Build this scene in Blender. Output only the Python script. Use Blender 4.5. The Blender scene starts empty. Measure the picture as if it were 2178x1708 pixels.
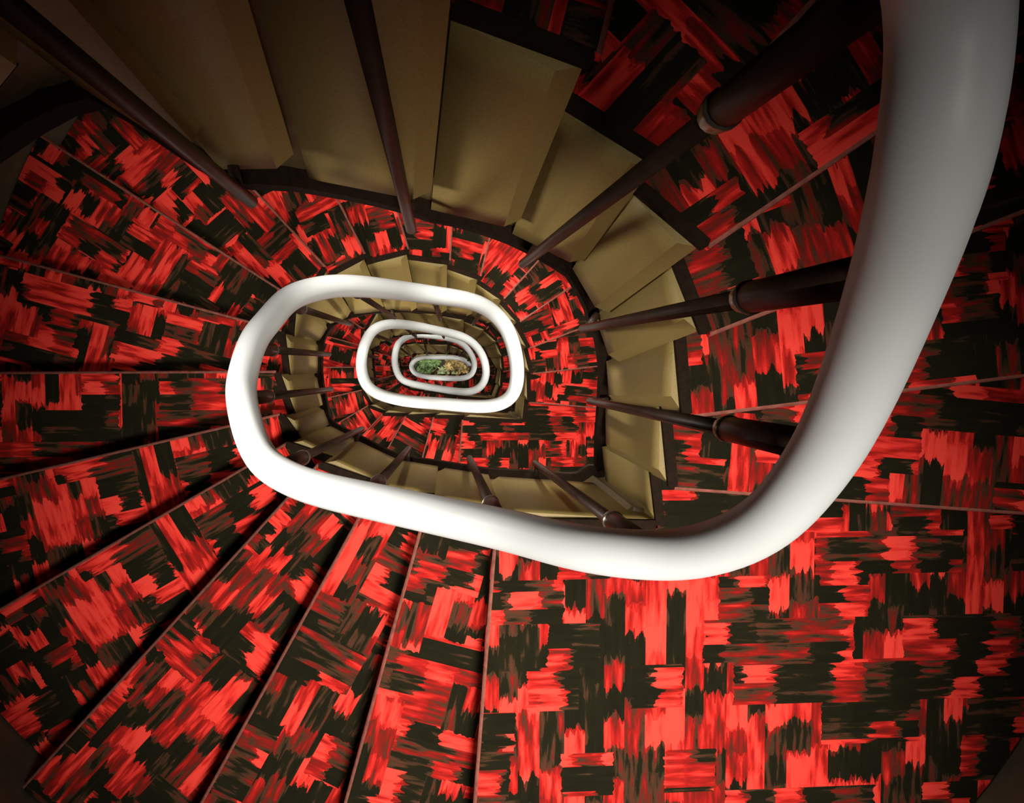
import bpy, bmesh, math, random
from mathutils import Vector, Matrix, Quaternion
C = bpy.context.scene
COL = C.collection
random.seed(7)

# ---------------------------------------------------------------- survey of the photograph
F = 1700.0                      # focal length in photo pixels (2178 x 1708)
CX, CY = 1089.0, 854.0
NAD = (957.0, 778.0)            # where plumb lines meet
ZC = 13.75                      # eye height over the ground floor
_n = Vector(((NAD[0]-CX)/F, -(NAD[1]-CY)/F, -1.0)).normalized()
QC = _n.rotation_difference(Vector((0, 0, -1)))

def bp(u, v, d):
    """plan position of a photo point that lies d metres below the eye"""
    w = QC @ Vector(((u-CX)/F, -(v-CY)/F, -1.0))
    w *= d/(-w.z)
    return Vector((w.x, w.y, -d))

def dk(k): return 0.80 + 0.15*k          # depth of nosing k below the eye
def zk(k): return ZC - dk(k)
R_WALL = 1.70
H_PANEL, H_STR = 0.61, 0.78
KMIN, KMAX = -14, 85

# inner front corner of every tread
PIM = {1:(1235,135),2:(1390,345),3:(1483,522),4:(1486,700),5:(1449,870),6:(1421,1025),
 7:(1072,1103),8:(922,1072),9:(803,1046),10:(690,985),11:(620,942),12:(607,886),13:(597,798),
 14:(606,712),15:(630,645),16:(692,578),17:(772,552),18:(863,541),
 19:(948,562),20:(1012,593),21:(1063,636),22:(1097,683),23:(1119,737),24:(1126,790),25:(1122,850),
 26:(990,887),27:(928,883),28:(868,882),29:(818,878),30:(788,862),31:(775,832),32:(770,785),33:(768,738),
 34:(774,703),35:(803,662),36:(840,654),37:(880,656),
 38:(926,667),39:(985,680),40:(1030,701),41:(1056,727),42:(1067,757),43:(1068,786),44:(1064,822)}
P = {}
for k,(u,v) in PIM.items(): P[k] = bp(u,v,dk(k)).xy
P[0] = Vector((.002,.408)); P[-1] = Vector((-.20,.415)); P[-2] = Vector((-.375,.38))
for k in range(-3, KMIN-2, -1): P[k] = P[k+19].copy()
def narrow(p, k):                 # the well is narrower on the two lowest storeys
    f = min(1, max(0, (k-44)/6))
    g = min(1, max(0, (k-52)/16))
    return Vector((p.x*(1-.28*f) if p.x > 0 else p.x*(1-.06*f-.05*g), p.y*(1-.40*f-.20*g)))
for k in range(45, KMAX+2): P[k] = narrow(P[k-19 if k < 57 else (k-38 if k < 76 else k-57)], k)
# lower front corner of the end panels that are seen well
BIM = {-2:(402,302),-1:(620,332),0:(912,410),1:(1102,470),2:(1240,553),3:(1290,663),4:(1314,768),5:(1310,858)}
PB = {k: P[k].copy() for k in P}
for k,(u,v) in BIM.items(): PB[k] = bp(u,v,dk(k)+H_PANEL).xy
# on the far side of the well the panels batter inwards towards their lower edge
for k,(x,y) in {15:(-.557,.195),16:(-.465,.25),17:(-.325,.285),18:(-.17,.292),19:(-.02,.292),20:(.118,.285),21:(.236,.248),22:(.325,.180),23:(.395,.075)}.items():
    for j in range(4):
        q = k+19*j
        if q <= KMAX+1: PB[q] = narrow(Vector((x,y)), q) if q >= 45 else Vector((x,y))
# nosing directions, one turn
NIM = {1:((1245,240),(1305,0)),2:((1375,375),(1535,200)),3:((1490,522),(1870,265)),4:((1500,715),(2178,455)),
 5:((1440,878),(2178,795)),6:((1410,1045),(2178,1105)),7:((1065,1180),(1020,1708)),8:((900,1150),(745,1700)),
 9:((745,1150),(435,1708)),10:((600,1080),(30,1700)),11:((500,1010),(0,1300)),12:((480,925),(0,1035)),
 13:((490,795),(0,795)),14:((535,690),(0,545)),15:((590,620),(110,310)),16:((692,575),(545,415)),
 17:((772,552),(695,395)),18:((863,540),(835,445)),19:((948,562),(954,465))}
ND = {}
for k,(a,b) in NIM.items(): ND[k] = (bp(*b,2.0).xy - bp(*a,2.0).xy).normalized()
def nd(k): return ND[(k-1) % 19 + 1]
def hit_wall(p, n, R=R_WALL-.004):
    b = p.dot(n); c = p.dot(p) - R*R
    return p + n*(-b + math.sqrt(b*b - c))
Q = {k: hit_wall(P[k], nd(k)) for k in P}
LANDINGS = (7, 26, 45, 64, 83)
CORN = {7: bp(1395,1108,dk(7)).xy, 26: bp(1111,893,dk(26)).xy, 45: bp(1056,853,dk(45)).xy}
CORN[45] = narrow(CORN[45], 45); CORN[64] = narrow(CORN[26], 64); CORN[83] = narrow(CORN[26], 83)
CORN[-12] = CORN[26].copy()
LAND_ALL = (-12, 7, 26, 45, 64, 83)

# ---------------------------------------------------------------- materials
def mat(name):
    m = bpy.data.materials.new(name); m.use_nodes = True
    nt = m.node_tree; b = nt.nodes['Principled BSDF']
    return m, nt, b
def N(nt, t, **kw):
    n = nt.nodes.new(t)
    for k, v in kw.items(): setattr(n, k, v)
    return n
def math_(nt, op, a, b=None, c=None):
    n = N(nt, 'ShaderNodeMath', operation=op)
    for i, x in enumerate((a, b, c)):
        if x is None: continue
        if isinstance(x, (int, float)): n.inputs[i].default_value = x
        else: nt.links.new(x, n.inputs[i])
    return n.outputs[0]
def comb(nt, x, y, z=0.0):
    n = N(nt, 'ShaderNodeCombineXYZ')
    for i, s in enumerate((x, y, z)):
        if isinstance(s, (int, float)): n.inputs[i].default_value = s
        else: nt.links.new(s, n.inputs[i])
    return n.outputs[0]

def carpet_material():
    LC, WC = .074, .050
    m, nt, b = mat('red_black_carpet')
    L = nt.links
    uv = N(nt, 'ShaderNodeUVMap'); uv.uv_map = 'UVMap'
    sp = N(nt, 'ShaderNodeSeparateXYZ'); L.new(uv.outputs[0], sp.inputs[0])
    u, v = sp.outputs[0], sp.outputs[1]
    def noise(x, y, det=2.0, z=0.0):
        n = N(nt, 'ShaderNodeTexNoise'); n.inputs['Scale'].default_value = 1.0; n.inputs['Detail'].default_value = det
        L.new(comb(nt, x, y, z), n.inputs['Vector']); return n.outputs[0]
    def cells(x, y, rnd, z=0.0):
        n = N(nt, 'ShaderNodeTexVoronoi', voronoi_dimensions='2D', distance='CHEBYCHEV', feature='F1')
        n.inputs['Scale'].default_value = 1.0; n.inputs['Randomness'].default_value = rnd
        L.new(comb(nt, x, y), n.inputs['Vector'])
        s = N(nt, 'ShaderNodeSeparateXYZ'); L.new(n.outputs['Color'], s.inputs[0]); return s.outputs
    M = lambda op, a, b_=None, c=None: math_(nt, op, a, b_, c)
    nH = noise(M('MULTIPLY', u, 8.0), M('MULTIPLY', v, 60.0), 2.5)
    nV = noise(M('MULTIPLY', u, 60.0), M('MULTIPLY', v, 8.0), 2.5, 4.0)
    jH = M('MULTIPLY', M('SUBTRACT', nH, .5), .10)
    jV = M('MULTIPLY', M('SUBTRACT', nV, .5), .10)
    mH = noise(M('MULTIPLY', u, 14.0), M('MULTIPLY', v, 120.0), 2, 11.0)
    mV = noise(M('MULTIPLY', u, 120.0), M('MULTIPLY', v, 14.0), 2, 17.0)
    j2H = M('ADD', M('MULTIPLY', jH, .8), M('MULTIPLY', M('SUBTRACT', mH, .42), .10))
    j2V = M('ADD', M('MULTIPLY', jV, .8), M('MULTIPLY', M('SUBTRACT', mV, .42), .10))
    FL = lambda x: M('FLOOR', x)
    def white(x, y, z=0.0):
        n = N(nt, 'ShaderNodeTexWhiteNoise', noise_dimensions='3D')
        L.new(comb(nt, x, y, z), n.inputs['Vector']); return n
    def block(a, ajit, c, z):
        """random tone per rectangle; a runs along the yarn, c across it"""
        cw = M('ADD', c, M('MULTIPLY', M('SUBTRACT', noise(M('MULTIPLY', c, 7.0), z, 0), .5), .05))
        row = FL(M('DIVIDE', cw, WC))
        sh = white(row, z).outputs['Value']
        col = FL(M('ADD', M('DIVIDE', M('ADD', a, ajit), LC), M('MULTIPLY', sh, 5.0)))
        n = white(col, row, z+.5)
        return n.outputs['Value']
    def two(p, q): return M('ADD', M('MULTIPLY', p, .66), M('MULTIPLY', q, .34))
    cH = two(block(u, jH, v, 1.0), block(u, j2H, v, 1.0))
    cV = two(block(v, jV, u, 2.0), block(v, j2V, u, 2.0))
    srow = FL(M('DIVIDE', v, .105)); ssh = white(srow, 5.0).outputs['Value']
    sblk = white(FL(M('ADD', M('DIVIDE', M('ADD', u, M('MULTIPLY', jH, .25)), .125), ssh)), srow, 6.5).outputs['Value']
    sw = M('GREATER_THAN', sblk, .5)
    def mix(f, a, b_):
        n = N(nt, 'ShaderNodeMix', data_type='FLOAT'); L.new(f, n.inputs[0]); L.new(a, n.inputs[2]); L.new(b_, n.inputs[3]); return n.outputs[0]
    r = mix(sw, cH, cV); s = mix(sw, nH, nV)
    val = M('ADD', r, M('MULTIPLY', M('SUBTRACT', s, .5), 1.25))
    fuzz = noise(M('MULTIPLY', u, 420.0), M('MULTIPLY', v, 420.0), 1, 9.0)
    val = M('ADD', val, M('MULTIPLY', M('SUBTRACT', fuzz, .5), .12))
    rp = N(nt, 'ShaderNodeValToRGB'); L.new(val, rp.inputs[0])
    e = rp.color_ramp.elements
    stops = [(0.0,(.009,.008,.003)),(.34,(.013,.011,.004)),(.39,(.048,.024,.011)),(.47,(.080,.030,.015)),(.52,(.13,.014,.008)),
             (.62,(.26,.010,.007)),(.74,(.44,.014,.010)),(.84,(.80,.034,.024)),(.97,(.95,.062,.042))]
    e[0].position, e[0].color = stops[0][0], (*stops[0][1],1)
    e[1].position, e[1].color = stops[-1][0], (*stops[-1][1],1)
    for p, c in stops[1:-1]:
        x = e.new(p); x.color = (*c,1)
    L.new(rp.outputs[0], b.inputs['Base Color'])
    b.inputs['Roughness'].default_value = .9
    b.inputs['Specular IOR Level'].default_value = .1
    bmp = N(nt, 'ShaderNodeBump'); bmp.inputs['Strength'].default_value = .35; bmp.inputs['Distance'].default_value = .004
    L.new(fuzz, bmp.inputs['Height']); L.new(bmp.outputs[0], b.inputs['Normal'])
    return m

def grain_material(name, c1, c2, scale, rough, bump=.15, stretch=(1,1,1), metal=0.0, spec=.5):
    m, nt, b = mat(name); L = nt.links
    tc = N(nt, 'ShaderNodeTexCoord'); mp = N(nt, 'ShaderNodeMapping'); mp.inputs['Scale'].default_value = stretch
    L.new(tc.outputs['Object'], mp.inputs[0])
    n = N(nt, 'ShaderNodeTexNoise'); n.inputs['Scale'].default_value = scale; n.inputs['Detail'].default_value = 4
    L.new(mp.outputs[0], n.inputs['Vector'])
    rp = N(nt, 'ShaderNodeValToRGB'); L.new(n.outputs[0], rp.inputs[0])
    rp.color_ramp.elements[0].position = .3; rp.color_ramp.elements[0].color = (*c1,1)
    rp.color_ramp.elements[1].position = .7; rp.color_ramp.elements[1].color = (*c2,1)
    L.new(rp.outputs[0], b.inputs['Base Color'])
    b.inputs['Roughness'].default_value = rough; b.inputs['Metallic'].default_value = metal
    b.inputs['Specular IOR Level'].default_value = spec
    bm = N(nt, 'ShaderNodeBump'); bm.inputs['Strength'].default_value = bump; bm.inputs['Distance'].default_value = .003
    L.new(n.outputs[0], bm.inputs['Height']); L.new(bm.outputs[0], b.inputs['Normal'])
    return m
M_CARPET = carpet_material()
M_PALE_EDGE = grain_material('carpet_pale_edge', (.20,.055,.036), (.33,.105,.07), 60, .9)  # paler carpet tone along the rounded nosing
M_TAN = grain_material('tan_step_side', (.215,.152,.042), (.28,.200,.062), 260, .6, .06)
M_BODY = grain_material('concrete', (.20,.17,.12), (.28,.24,.17), 40, .8)
M_STRING = grain_material('stringer_paint', (.095,.066,.026), (.135,.096,.040), 60, .55)
M_DARK = grain_material('dark_rubber_and_shadow', (.012,.007,.004), (.020,.011,.006), 90, .9, spec=.08)  # also colours the painted shadow line under the panels
M_BROWN = grain_material('brown_lacquer', (.026,.014,.009), (.040,.021,.013), 30, .42, spec=.35)
M_COLLAR = grain_material('collar_metal', (.30,.26,.20), (.40,.36,.28), 40, .3, .05, metal=.8)
M_RAIL = grain_material('white_handrail', (.79,.82,.80), (.83,.855,.84), 9, .42, .02, spec=.4)
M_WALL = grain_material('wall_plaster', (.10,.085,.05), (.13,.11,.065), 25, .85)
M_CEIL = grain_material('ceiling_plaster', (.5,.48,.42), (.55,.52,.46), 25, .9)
M_TILE = grain_material('ground_tile', (.10,.085,.045), (.16,.135,.08), 14, .6)
M_STEM = grain_material('stem_brown', (.10,.07,.03), (.18,.12,.06), 50, .8)
M_POT = grain_material('pot_clay', (.42,.24,.13), (.52,.32,.18), 30, .7)
M_SOIL = grain_material('pot_soil', (.03,.02,.01), (.06,.04,.025), 80, .9)
M_LEAFS = {
 'dark': grain_material('leaf_dark', (.010,.030,.006), (.05,.10,.015), 14, .45),
 'green': grain_material('leaf_green', (.03,.075,.010), (.14,.24,.05), 14, .45),
 'pale': grain_material('leaf_pale', (.12,.17,.05), (.40,.44,.20), 14, .5),
 'yellow': grain_material('leaf_yellow', (.16,.10,.02), (.55,.40,.14), 14, .5)}

# ---------------------------------------------------------------- helpers
def empty(name, loc, label, cat, group=None):
    o = bpy.data.objects.new(name, None); COL.objects.link(o); o.location = loc; o.empty_display_size = .1
    o['label'] = label; o['category'] = cat
    if group: o['group'] = group
    return o
def link(name, bm, m, parent=None, smooth=False, origin=None):
    me = bpy.data.meshes.new(name)
    bmesh.ops.recalc_face_normals(bm, faces=bm.faces[:])
    if parent is not None or origin is not None:
        og = origin if origin is not None else world_loc(parent)
        bmesh.ops.translate(bm, vec=-Vector(og), verts=bm.verts[:])
    bm.to_mesh(me); bm.free()
    for mm in (m if isinstance(m, (list, tuple)) else [m]): me.materials.append(mm)
    if smooth:
        for p in me.polygons: p.use_smooth = True
    o = bpy.data.objects.new(name, me); COL.objects.link(o)
    if parent is not None:
        o.parent = parent
    elif origin is not None: o.location = origin
    return o
def world_loc(o):
    v = Vector((0,0,0))
    while o is not None:
        v += o.location; o = o.parent
    return v
def prism(bm, pts, z0, z1):
    """vertical prism; z1/z0 numbers or per-point lists"""
    n = len(pts)
    a = [bm.verts.new((p[0], p[1], z0[i] if isinstance(z0,(list,tuple)) else z0)) for i,p in enumerate(pts)]
    b = [bm.verts.new((p[0], p[1], z1[i] if isinstance(z1,(list,tuple)) else z1)) for i,p in enumerate(pts)]
    fs = [bm.faces.new(a[::-1]), bm.faces.new(b)]
    for i in range(n): fs.append(bm.faces.new((a[i], a[(i+1)%n], b[(i+1)%n], b[i])))
    return a, b, fs
def frame_tube(bm, pts, rad, seg=16, cap=True, ref=Vector((0,0,1)), flat=1.0):
    rings = []
    n = len(pts)
    for i, p in enumerate(pts):
        t = (pts[min(i+1,n-1)] - pts[max(i-1,0)]).normalized()
        r_ = ref if abs(t.dot(ref)) < .97 else Vector((1,0,0))
        s = t.cross(r_).normalized(); up = s.cross(t).normalized()
        r = rad[i] if isinstance(rad,(list,tuple)) else rad
        rings.append([bm.verts.new(p + s*(math.cos(a)*r) + up*(math.sin(a)*r*flat)) for a in [2*math.pi*j/seg for j in range(seg)]])
    for i in range(n-1):
        for j in range(seg):
            bm.faces.new((rings[i][j], rings[i][(j+1)%seg], rings[i+1][(j+1)%seg], rings[i+1][j]))
    if cap:
        bm.faces.new(rings[0][::-1]); bm.faces.new(rings[-1])
def catmull(pts, per=8):
    out = []
    n = len(pts)
    for i in range(n-1):
        p0, p1, p2, p3 = pts[max(i-1,0)], pts[i], pts[i+1], pts[min(i+2,n-1)]
        t0 = 0.0; t1 = t0 + max((p1-p0).length,1e-5)**.5 ; t2 = t1 + max((p2-p1).length,1e-5)**.5; t3 = t2 + max((p3-p2).length,1e-5)**.5
        for j in range(per):
            t = t1 + (t2-t1)*j/per
            a1 = p0*((t1-t)/(t1-t0)) + p1*((t-t0)/(t1-t0)) if t1-t0 > 1e-2 else p1
            a2 = p1*((t2-t)/(t2-t1)) + p2*((t-t1)/(t2-t1))
            a3 = p2*((t3-t)/(t3-t2)) + p3*((t-t2)/(t3-t2)) if t3-t2 > 1e-2 else p2
            b1 = a1*((t2-t)/(t2-t0)) + a2*((t-t0)/(t2-t0))
            b2 = a2*((t3-t)/(t3-t1)) + a3*((t-t1)/(t3-t1))
            out.append(b1*((t2-t)/(t2-t1)) + b2*((t-t1)/(t2-t1)))
    out.append(pts[-1].copy())
    return out
def inward(t): return Vector((t.y, -t.x)).normalized()
def uv_carpet(bm, org, eu, off):
    ev = Vector((-eu.y, eu.x))
    lay = bm.loops.layers.uv.new('UVMap')
    for f in bm.faces:
        n = f.normal
        for l in f.loops:
            c = l.vert.co.xy - org
            u, v = c.dot(eu), c.dot(ev)
            if abs(n.z) < .5:
                v += (l.vert.co.z) if abs(n.xy.dot(ev)) > .5 else 0
                if abs(n.xy.dot(ev)) <= .5: u += l.vert.co.z
            l[lay].uv = (u+off[0], v+off[1])
def arc_wall(qa, qb, n=4, R=R_WALL-.004):
    a0 = math.atan2(qa.y, qa.x); a1 = math.atan2(qb.y, qb.x)
    while a1 > a0: a1 -= 2*math.pi
    while a1 < a0 - math.pi*1.2: a1 += 2*math.pi
    return [Vector((R*math.cos(a0+(a1-a0)*i/n), R*math.sin(a0+(a1-a0)*i/n))) for i in range(n+1)]

def end_plate(bm, pa, pb, ba, bb, ztop, zbot, th=.034, chamfer=.026, front=True):
    """side plate of a step: top edge pa->pb, bottom edge ba->bb, chamfered front"""
    t = (pb-pa).normalized(); n = inward(t)
    tb = (bb-ba).normalized() if (bb-ba).length > 1e-4 else t
    nb = inward(tb)
    def ring(a, b, tt, nn, z):
        ch = chamfer if front else 0.001
        pr = .017 if front else 0.0          # the front edge stands proud of the next panel
        pts = [a - nn*th, a + nn*0.0, b - tt*ch + nn*pr*.85, b + tt*.004 + nn*(pr - ch*.75), b + tt*.004 - nn*th]
        return [bm.verts.new((p.x, p.y, z)) for p in pts]
    rows = []
    for i in range(9):
        f = i/8
        tt = t.lerp(tb, f).normalized(); nn = n.lerp(nb, f).normalized()
        rows.append(ring(pa.lerp(ba, f), pb.lerp(bb, f), tt, nn, ztop+(zbot-ztop)*f))
    m = len(rows[0])
    bm.faces.new(rows[0]); bm.faces.new(rows[-1][::-1])
    for r0, r1 in zip(rows[:-1], rows[1:]):
        for i in range(m):
            f_ = bm.faces.new((r0[i], r1[i], r1[(i+1)%m], r0[(i+1)%m]))
            f_.smooth = i == 1

def edge_strip(bm, pts, z, w=.021, lip=.002, extend=.010):
    """dark strip that finishes the carpet along the well"""
    for a, b in zip(pts[:-1], pts[1:]):
        t = (b-a).normalized(); n = inward(t)
        e = extend
        prism(bm, [a + n*lip, b + t*e + n*lip*.3, b + t*(e+.004) - n*w*.5, b + t*e - n*w, a - n*w], z-.012, z+.003)

def tread_meshes(k, parent, name_prefix='step'):
    z = zk(k)
    pa, pb, qa, qb = P[k-1], P[k], Q[k-1], Q[k]
    land = k in LAND_ALL
    inner = [pa, CORN[k], pb] if land else [pa, pb]
    outer = arc_wall(qa, qb, 12 if land else 4)
    eu = nd(k); fwd = inward(eu) * 1.0
    if fwd.dot(pb-pa) < 0: fwd = -fwd
    eub = nd(k-1); bwd = -inward(eub)
    if bwd.dot(pb-pa) > 0: bwd = -bwd
    # concrete body = the step itself
    bm = bmesh.new()
    foot = inner + outer[::-1]
    nn = inward((inner[1]-inner[0]).normalized())
    ft = [ (p - inward((inner[min(i+1,len(inner)-1)]-inner[max(i-1,0)]).normalized())*.035) if i < len(inner) else p for i,p in enumerate(foot)]
    ft = [p*(.985 if i >= len(inner) else 1) for i,p in enumerate(ft)]
    prism(bm, ft, z-.14, z-.022)
    step = link(name_prefix, bm, M_BODY, parent)
    # carpet: tread with rounded nosing, and riser under it
    bm = bmesh.new()
    cin = []
    for i,p in enumerate(inner):
        t = (inner[min(i+1,len(inner)-1)]-inner[max(i-1,0)]).normalized()
        cin.append(p - inward(t)*.018)
    oh = .022
    pts = [cin[0] + bwd*.012] + cin[1:-1] + [cin[-1] + fwd*oh] + [outer[-1] + fwd*oh*.5] + outer[1:-1][::-1] + [outer[0] + bwd*.012]
    pts = [p if p.length < R_WALL-.006 else p.normalized()*(R_WALL-.006) for p in pts]
    a, b, fs = prism(bm, pts, z-.026, z)
    i0 = len(cin)-1; v0, v1 = b[i0], b[i0+1]
    ed = [e for e in bm.edges if {e.verts[0], e.verts[1]} == {v0, v1}]
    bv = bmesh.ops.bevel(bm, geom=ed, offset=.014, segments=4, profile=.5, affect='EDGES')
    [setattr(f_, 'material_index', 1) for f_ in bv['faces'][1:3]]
    zr = z - .15 + .002
    if k < KMAX+1:
        f0, f1 = cin[-1], outer[-1]*.995
        prism(bm, [f0, f0 - fwd*.016, f1 - fwd*.016, f1], zr, z-.027)
    bm.normal_update()
    seed = random.Random(k*13+5)
    off = (seed.uniform(0,9), seed.uniform(0,9))
    if k % 19 == 12: off = OFFS.get(k-1, off)          # the neighbouring tread is cut to the same repeat
    OFFS[k] = off
    eus = eu if not land else Vector((1,0))
    uv_carpet(bm, pb if not land else Vector((0,0)), eus, off)
    link('carpet', bm, [M_CARPET, M_PALE_EDGE], step)
    bm = bmesh.new(); edge_strip(bm, inner, z); link('edge_strip', bm, M_DARK, step)
    # side plates facing the well
    if land:
        c = CORN[k]
        bm = bmesh.new(); end_plate(bm, pa, c, PB[k-1], c, z-.012, z-H_PANEL, front=False); link('end_panel', bm, M_TAN, step)
        bm = bmesh.new(); end_plate(bm, c, pb, c, pb, z-.012, z-H_PANEL); link('end_panel', bm, M_TAN, step)
    else:
        bm = bmesh.new(); end_plate(bm, pa, pb, PB[k-1], PB[k], z-.012, z-H_PANEL); link('end_panel', bm, M_TAN, step)
        # thin dark bead that paints the shadow line under the plate
        bm = bmesh.new()
        A, B = PB[k-1], PB[k]
        t = (B-A).normalized(); n = inward(t); zb = z-H_PANEL-.003
        frame_tube(bm, [Vector((A.x, A.y, zb)) - (n*.004).to_3d(), Vector((B.x, B.y, zb)) + (n*.010 - t*.022).to_3d()], .004, 6)
        link('panel_shadow_line', bm, M_DARK, step)
    return step
OFFS = {}

# ---------------------------------------------------------------- stair flights and landings
def pcurve_pts(k0, k1):
    pts = []
    for k in range(k0, k1+1):
        if k in LAND_ALL and k > k0:
            c = CORN[k]; pa, pb = P[k-1], P[k]
            # rounded corner
            for s in (.5, .8): pts.append((k-1+.5*s, pa.lerp(c, s)))
            pts.append((k-.5, c + ((pa-c).normalized()+(pb-c).normalized())*.028))
            for s in (.2, .5): pts.append((k-.5+.5*s, c.lerp(pb, s)))
        pts.append((float(k), P[k]))
    return pts
def offset_curve(pts, d):
    out = []
    for i,(k,p) in enumerate(pts):
        t = (pts[min(i+1,len(pts)-1)][1] - pts[max(i-1,0)][1]).normalized()
        out.append((k, p + inward(t)*d))
    return out
def stringer(parent, k0, k1):
    raw = pcurve_pts(k0, k1)
    v3 = [Vector((p.x, p.y, k)) for k,p in raw]
    cm = catmull(v3, 4)
    base = [(v.z, v.xy) for v in cm]
    lean = {k: PB[k]-P[k] for k in P}
    def leanat(k):
        a = math.floor(k); f = k-a
        la = lean.get(a, Vector((0,0))); lb = lean.get(a+1, Vector((0,0)))
        return la.lerp(lb, f)
    ins, outs = offset_curve(base, -.016), offset_curve(base, -.085)
    bm = bmesh.new(); rows = []
    for (k, pi), (_, po) in zip(ins, outs):
        zt, zb = zk(k) - .20, zk(k) - H_STR
        l = leanat(k)
        rows.append([bm.verts.new((pi.x, pi.y, zt)), bm.verts.new((pi.x+l.x, pi.y+l.y, zb)), bm.verts.new((po.x+l.x, po.y+l.y, zb)), bm.verts.new((po.x, po.y, zt))])
    for a, b in zip(rows[:-1], rows[1:]):
        for j in range(4): bm.faces.new((a[j], a[(j+1)%4], b[(j+1)%4], b[j]))
    bm.faces.new(rows[0]); bm.faces.new(rows[-1][::-1])
    st = link('stringer', bm, M_STRING, parent)
    bm = bmesh.new(); rows = []
    i2, o2 = offset_curve(base, .016), offset_curve(base, -.09)
    for (k, pi), (_, po) in zip(i2, o2):
        l = leanat(k); zt, zb = zk(k)-H_STR+.012, zk(k)-H_STR-.035
        rows.append([bm.verts.new((pi.x+l.x, pi.y+l.y, zt)), bm.verts.new((pi.x+l.x, pi.y+l.y, zb)), bm.verts.new((po.x+l.x, po.y+l.y, zb)), bm.verts.new((po.x+l.x, po.y+l.y, zt))])
    for a, b in zip(rows[:-1], rows[1:]):
        for j in range(4): bm.faces.new((a[j], a[(j+1)%4], b[(j+1)%4], b[j]))
    bm.faces.new(rows[0]); bm.faces.new(rows[-1][::-1])
    link('bottom_rim', bm, M_DARK, st)
FLIGHTS = [(-5, 6, 'uppermost flight of red and black steps, large tan side panels along the top and right'),
 (8, 25, 'second flight of red and black carpeted steps, fanning out across the left half'),
 (27, 44, 'third flight of carpeted steps, small, inside the second loop of the white handrail'),
 (46, 63, 'fourth flight of tiny carpeted steps inside the third loop of the white handrail'),
 (65, 82, 'fifth and lowest flight of steps, just outside the smallest loop of the handrail'),
 (84, 85, 'last two steps down to the ground floor')]
for k0, k1, lab in FLIGHTS:
    fl = empty('stair_flight', (P[k1].x, P[k1].y, zk(k1)-.15), lab, 'stairs', 'flights of the winding staircase')
    for k in range(k0, k1+1): tread_meshes(k, fl)
    stringer(fl, k0-1, k1)
LL = {-12:'landing above the camera at the top of the uppermost flight',
 7:'wide red and black carpeted landing filling the lower right below the thick white handrail',
 26:'second landing down, small red carpeted corner just below the second handrail loop',
 45:'third landing down, tiny corner inside the second handrail loop',
 64:'fourth landing down, deep in the well beside the smallest handrail loop', 83:'lowest landing, one stair turn above the plants'}
for k in LANDINGS:
    la = empty('stair_landing', (CORN[k].x, CORN[k].y, zk(k)-.15), LL[k], 'landing', 'carpeted corner landings')
    tread_meshes(k, la, 'slab')
    stringer(la, k-1, k)

# ---------------------------------------------------------------- railing
RIM = [(2022,0,.39),(1993,300,.41),(1907,600,.50),(1812,850,.605),(1740,985,.68),(1622,1120,.78),(1450,1181,.90),(1250,1169,1.0),(1089,1130,1.12),
 (930,1096,1.22),(800,1068,1.29),(700,1046,1.36),(625,1022,1.43),(552,974,1.5),(514,854,1.6),(516,800,1.66),(540,722,1.75),(572,682,1.82),(615,634,1.92),
 (690,611,2.07),(750,608,2.2),(850,618,2.45),(930,629,2.62),(1000,640,2.8),(1045,661,2.95),(1079,700,3.1),(1099,770,3.3),(1098,820,3.4),(1081,850,3.5),
 (1040,865,3.6),(930,858,3.8),(850,851,4.05),(785,828,4.25),(768,780,4.45),(773,740,4.55),(795,700,4.75),(840,688,5.0),(930,703,5.5),(990,718,5.8),(1023,749,6.05),
 (1034,785,6.2),(1030,811,6.3),(1015,828,6.4),(990,834,6.5),(930,826,6.8),(880,817,7.0),(852,806,7.15),(839,770,7.35),(843,740,7.45),(854,724,7.6),
 (880,712,7.8),(930,716,8.1),(970,724,8.3),(993,740,8.5),(1007,763,8.65),(1009,780,8.75),(1003,796,8.85),(988,804,8.95),(960,805,9.1),(930,803.6,9.2),
 (900,800,9.35),(882,793,9.5),(875,780,9.6),(880,768,9.65),(900,760,9.75),(930,759.6,9.85),(970,761,9.95),(989,766,10.0),(999,777,10.05)]
rail = [bp(*r) + Vector((0,0,ZC)) for r in RIM]
pre = [Vector((x, y, ZC-d)) for x, y, d in ((-.60,.02,-.25),(-.55,.18,-.10),(-.42,.255,.02),(-.18,.285,.10),(.04,.272,.20),(.165,.245,.30))]
RAILPTS = catmull(pre + rail, 8)
for it in range(10):
    q = RAILPTS
    RAILPTS = [q[0]] + [q[i]*.5 + (q[i-1]+q[i+1])*.25 for i in range(1, len(q)-1)] + [q[-1]]
R_RAIL = .030
rl = empty('stair_railing', (RAILPTS[-1].x, RAILPTS[-1].y, 0), 'continuous white handrail on dark brown balusters, coiling down round the open stairwell', 'railing')
bm = bmesh.new(); frame_tube(bm, RAILPTS, R_RAIL, 24)
hr = link('handrail', bm, M_RAIL, rl, True)
hr['label'] = 'smooth white handrail'

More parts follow.
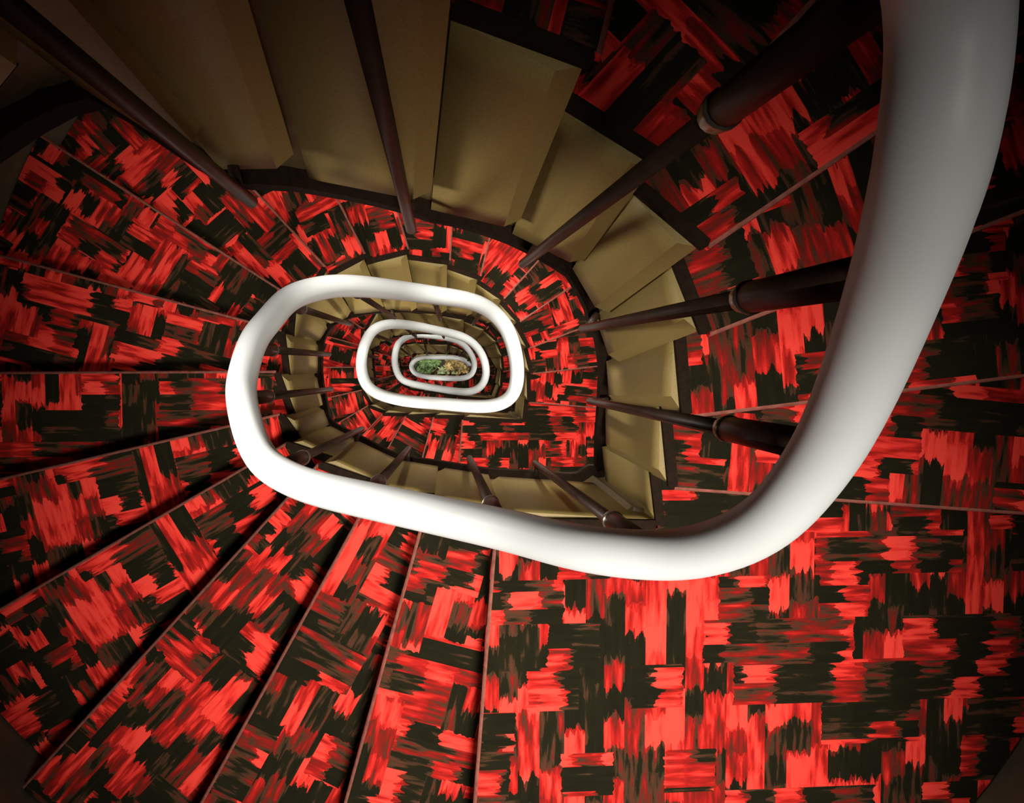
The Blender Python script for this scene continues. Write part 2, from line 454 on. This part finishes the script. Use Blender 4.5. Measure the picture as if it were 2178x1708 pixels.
CURV = []
for k in range(KMIN, KMAX): 
    seg = pcurve_pts(k, k+1)
    CURV += seg[:-1]
def pat(k):
    for (ka, pa), (kb, pb) in zip(CURV[:-1], CURV[1:]):
        if ka <= k <= kb and kb > ka:
            f = (k-ka)/(kb-ka); t = (pb-pa).normalized()
            l = Vector((0,0)); a = math.floor(k); g = k-a
            la = PB[a]-P[a]; lb = PB[a+1]-P[a+1]
            return pa.lerp(pb, f), inward(t), la.lerp(lb, g)
def proj(p):
    w = QC.inverted() @ Vector((p[0], p[1], p[2]-ZC))
    return (CX - w.x/w.z*F, CY + w.y/w.z*F)
def foot(k):
    p, n, l = pat(k)
    q = p + l + n*.040
    return Vector((q.x, q.y, zk(k) - H_STR - .02))
BAL = []
for u, v, ka, kb in [(540,388,-3,-1),(876,470,-1.5,.9),(1094,592,.3,2.6),(1237,700,2.2,4.6),(1248,852,4.2,6),(1140,962,6.3,6.95),(1000,965,6.7,8),
                     (874,930,8,9.8),(770,914,9.4,11),(712,826,11.3,13.2),(682,753,12.9,14.6),(735,666,14.6,16.6)]:
    ks = [ka + (kb-ka)*i/60 for i in range(61)]
    BAL.append(min(ks, key=lambda k: math.dist(proj(foot(k)), (u, v))))
print('balusters at', [round(b,2) for b in BAL])
BK = []
for j in range(4):
    for b in BAL:
        k = b + 19*j
        if k <= 66: BK.append(k)
TOPS = {0:None, 1:None, 2:(2010,-130), 3:(1912,555), 4:(1760,965)}
for bi, k in enumerate(BK):
    p, n, l = pat(k)
    bot2 = p + l + n*.040
    zb = zk(k) - H_STR + .03
    bot = Vector((bot2.x, bot2.y, zb - .05))
    zwant = zk(k) + .98 if k > 4 else zk(k) + .75
    best = min(RAILPTS, key=lambda r: (r.xy - bot2).length + (2.0*max(0, abs(r.z - zwant) - .35)))
    if TOPS.get(bi): best = min(RAILPTS[:300], key=lambda r: math.dist(proj(r), TOPS[bi]) if r.z < ZC-.1 else 1e9)
    top = best + Vector((0,0,-.012))
    axis = top - bot; Ln = axis.length
    cut = max(.16, min(.27, Ln*.18))
    mid = top - axis.normalized()*cut
    bm = bmesh.new()
    frame_tube(bm, [bot, bot+axis.normalized()*.004, mid], [.0085,.0105,.0105], 12)
    frame_tube(bm, [mid - axis.normalized()*.02, mid, top], [.0115,.0155,.0155], 14)
    ba = link('baluster', bm, M_BROWN, rl, True)
    bm = bmesh.new()
    frame_tube(bm, [mid - axis.normalized()*.026, mid - axis.normalized()*.02, mid - axis.normalized()*.004, mid + axis.normalized()*.004], [.0125,.0150,.0172,.0172], 14)
    link('collar', bm, M_COLLAR, ba, True)
    # small bracket back to the stringer
    bm = bmesh.new()
    bz = zb + .03
    f = (bz - bot.z)/axis.z; c3 = bot + axis*f
    frame_tube(bm, [c3, c3 - Vector((n.x, n.y, 0))*.045], .009, 8)
    link('bracket', bm, M_BROWN, ba, True)

# ---------------------------------------------------------------- plants at the foot of the well
def leaf(bm, base, d, L, W, droop):
    d = d.normalized(); s = d.cross(Vector((0,0,1))); s = s.normalized() if s.length > .01 else Vector((1,0,0))
    ups = s.cross(d)
    prev = None
    for i in range(5):
        f = i/4
        c = base + d*L*f + Vector((0,0,-droop*L*f*f))
        w = W*math.sin(math.pi*min(.999, .08+.92*f))*.5 + .0008
        row = [bm.verts.new(c - s*w + ups*w*.3), bm.verts.new(c), bm.verts.new(c + s*w + ups*w*.3)]
        if prev:
            bm.faces.new((prev[0],prev[1],row[1],row[0])); bm.faces.new((prev[1],prev[2],row[2],row[1]))
        prev = row
def plant(x, y, h, spread, kind, nl, L, W, label, seed):
    rnd = random.Random(seed)
    o = empty('potted_plant', (x, y, 0), label, 'plant', 'potted plants on the ground floor')
    bm = bmesh.new()
    prof = [(.0,.0),(.075,.0),(.085,.01),(.11,.17),(.118,.175),(.118,.20),(.10,.20),(.098,.175),(.0,.175)]
    seg = 20; rings = []
    for r, z in prof:
        rings.append([bm.verts.new((x+max(r,.0005)*math.cos(a), y+max(r,.0005)*math.sin(a), z)) for a in [2*math.pi*j/seg for j in range(seg)]])
    for i in range(len(prof)-1):
        for j in range(seg): bm.faces.new((rings[i][j],rings[i][(j+1)%seg],rings[i+1][(j+1)%seg],rings[i+1][j]))
    link('pot', bm, M_POT, o, True)
    bm = bmesh.new(); prism(bm, [Vector((x+.098*math.cos(-a), y+.098*math.sin(-a))) for a in [2*math.pi*j/16 for j in range(16)]], .172, .182)
    link('soil', bm, M_SOIL, o)
    stems = bmesh.new(); fol = bmesh.new()
    for s in range(7):
        a = rnd.uniform(0, 6.28); r = spread*rnd.uniform(.15,.75)
        tip = Vector((x+r*math.cos(a), y+r*math.sin(a), .18+h*rnd.uniform(.6,1)))
        b0 = Vector((x+.02*math.cos(a), y+.02*math.sin(a), .17))
        md = b0.lerp(tip,.5) + Vector((0,0,.04))
        path = catmull([b0, md, tip], 5)
        frame_tube(stems, path, [.006-.004*i/(len(path)-1) for i in range(len(path))], 6)
        for i in range(nl//7):
            q = path[rnd.randint(3, len(path)-1)]
            aa = rnd.uniform(0, 6.28)
            leaf(fol, q, Vector((math.cos(aa), math.sin(aa), rnd.uniform(-.1,.7))), L*rnd.uniform(.6,1.1), W*rnd.uniform(.7,1.1), rnd.uniform(.1,.5))
    link('stems', stems, M_STEM, o, True)
    link('foliage', fol, M_LEAFS[kind], o, True)
gx = lambda u, v, d=13.4: bp(u, v, d).xy
for (u, v, h, s, kind, nl, L, W, lab) in [
  (886,790,.40,.30,'dark',520,.10,.036,'dark green leafy plant at the left end of the bottom opening'),
  (916,776,.52,.34,'green',620,.11,.034,'bright green leafy plant in the middle of the bottom opening'),
  (944,800,.46,.28,'pale',420,.09,.026,'pale green plant in front of the bright green one at the bottom'),
  (980,782,.46,.30,'yellow',480,.10,.034,'yellow leaved plant at the right end of the bottom opening')]:
    p = gx(u, v); plant(p.x, p.y, h, s, kind, nl, L, W, lab, int(u))

# ---------------------------------------------------------------- the shell
def structure(name, bm, m, label):
    o = link(name, bm, m, None); o['kind'] = 'structure'; o['label'] = label; o['category'] = name.split('_')[0]; return o
CEIL = ZC + 2.3
bm = bmesh.new(); seg = 96; vs = []
for R in (R_WALL, R_WALL+.12):
    for z in (-.02, CEIL+.02):
        vs.append([bm.verts.new((R*math.cos(2*math.pi*j/seg), R*math.sin(2*math.pi*j/seg), z)) for j in range(seg)])
i0, i1, o0, o1 = vs
for j in range(seg):
    k = (j+1) % seg
    bm.faces.new((i0[j], i1[j], i1[k], i0[k])); bm.faces.new((o0[j], o0[k], o1[k], o1[j]))
    bm.faces.new((i1[j], o1[j], o1[k], i1[k])); bm.faces.new((i0[j], i0[k], o0[k], o0[j]))
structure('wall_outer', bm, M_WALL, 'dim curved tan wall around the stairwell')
circ = [Vector((1.82*math.cos(-2*math.pi*j/seg), 1.82*math.sin(-2*math.pi*j/seg))) for j in range(seg)]
bm = bmesh.new(); prism(bm, circ, -.14, 0); structure('floor', bm, M_TILE, 'beige ground floor at the foot of the stairwell')
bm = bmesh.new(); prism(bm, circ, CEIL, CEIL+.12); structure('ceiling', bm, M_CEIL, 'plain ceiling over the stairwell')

# ---------------------------------------------------------------- light
def lamp(name, typ, loc, energy, color=(1,1,1), rot=None, **kw):
    l = bpy.data.lights.new(name, typ); l.energy = energy; l.color = color
    for a, b in kw.items(): setattr(l, a, b)
    o = bpy.data.objects.new(name, l); COL.objects.link(o); o.location = loc
    if rot: o.rotation_euler = rot
    return o
WARM = (1, .955, .89)
def aim(src, dst):
    return (Vector(dst)-Vector(src)).to_track_quat('-Z','Y').to_euler()
# added unseen spot overhead, its cone darkening the corners, plus fill below landings
src = (.36, -1.20, CEIL-.06)
lamp('added_vignette_spot', 'SPOT', src, 1350, WARM, aim(src, (.02, -.50, ZC-2.4)), spot_size=math.radians(41), spot_blend=1.0, shadow_soft_size=.40)
src = (-.80, .06, ZC-1.15)          # added unseen fill under the upper left flight, brightening the right-hand panels
lamp('added_soffit_fill', 'SPOT', src, 34, WARM, aim(src, (.45, -.20, ZC-1.95)), spot_size=math.radians(88), spot_blend=1.0, shadow_soft_size=.08)
for k in LAND_ALL[1:-2]:  # added unseen fill for the deeper turns of the well
    zl = zk(k) - .25
    src = (.80, -.58, zl); dst = (0, -.02, zl-3.9)
    lamp('added_landing_fill', 'SPOT', src, 110 if k < 20 else (70 if k < 40 else 40), WARM, aim(src, dst), spot_size=math.radians(84), spot_blend=1.0, shadow_soft_size=.08)
# added fill spots hidden behind the stringer rim, tilted down the stair
for k in list(range(-1, 76, 3)):
    if k in LAND_ALL: continue
    n = inward((P[k]-P[k-1]).normalized()); t = (P[k]-P[k-1]).normalized()
    c = P[k] - n*.22
    src = Vector((c.x, c.y, zk(k)-H_STR-.06)); dst = src + Vector((t.x*.6 - n.x*.1, t.y*.6 - n.y*.1, -1))
    lamp('added_soffit_fill', 'SPOT', src, 44 if k < 14 else (28 if k < 24 else (18 if k < 42 else 10)), WARM, aim(src, dst), spot_size=math.radians(155), spot_blend=.6, shadow_soft_size=.05)
# daylight at the ground floor entrance
lamp('entrance_daylight', 'AREA', (0,-1.45,1.4), 38, (1,.98,.90), (math.radians(70),0,0), shape='RECTANGLE', size=1.0, size_y=1.6)
w = bpy.data.worlds.new('world'); C.world = w; w.use_nodes = True
w.node_tree.nodes['Background'].inputs[0].default_value = (.5,.5,.5,1); w.node_tree.nodes['Background'].inputs[1].default_value = .03

# ---------------------------------------------------------------- camera
cam = bpy.data.cameras.new('camera'); cam.sensor_width = 36; cam.lens = 36*F/2178; cam.clip_start = .02
co = bpy.data.objects.new('camera', cam); COL.objects.link(co)
co.location = (0,0,ZC); co.rotation_mode = 'QUATERNION'; co.rotation_quaternion = QC
C.camera = co
vs = C.view_settings
C.display_settings.display_device = 'sRGB'
vs.view_transform = 'Standard'; vs.look = 'None'; vs.gamma = 1; vs.use_curve_mapping = False; vs.exposure = 0.0
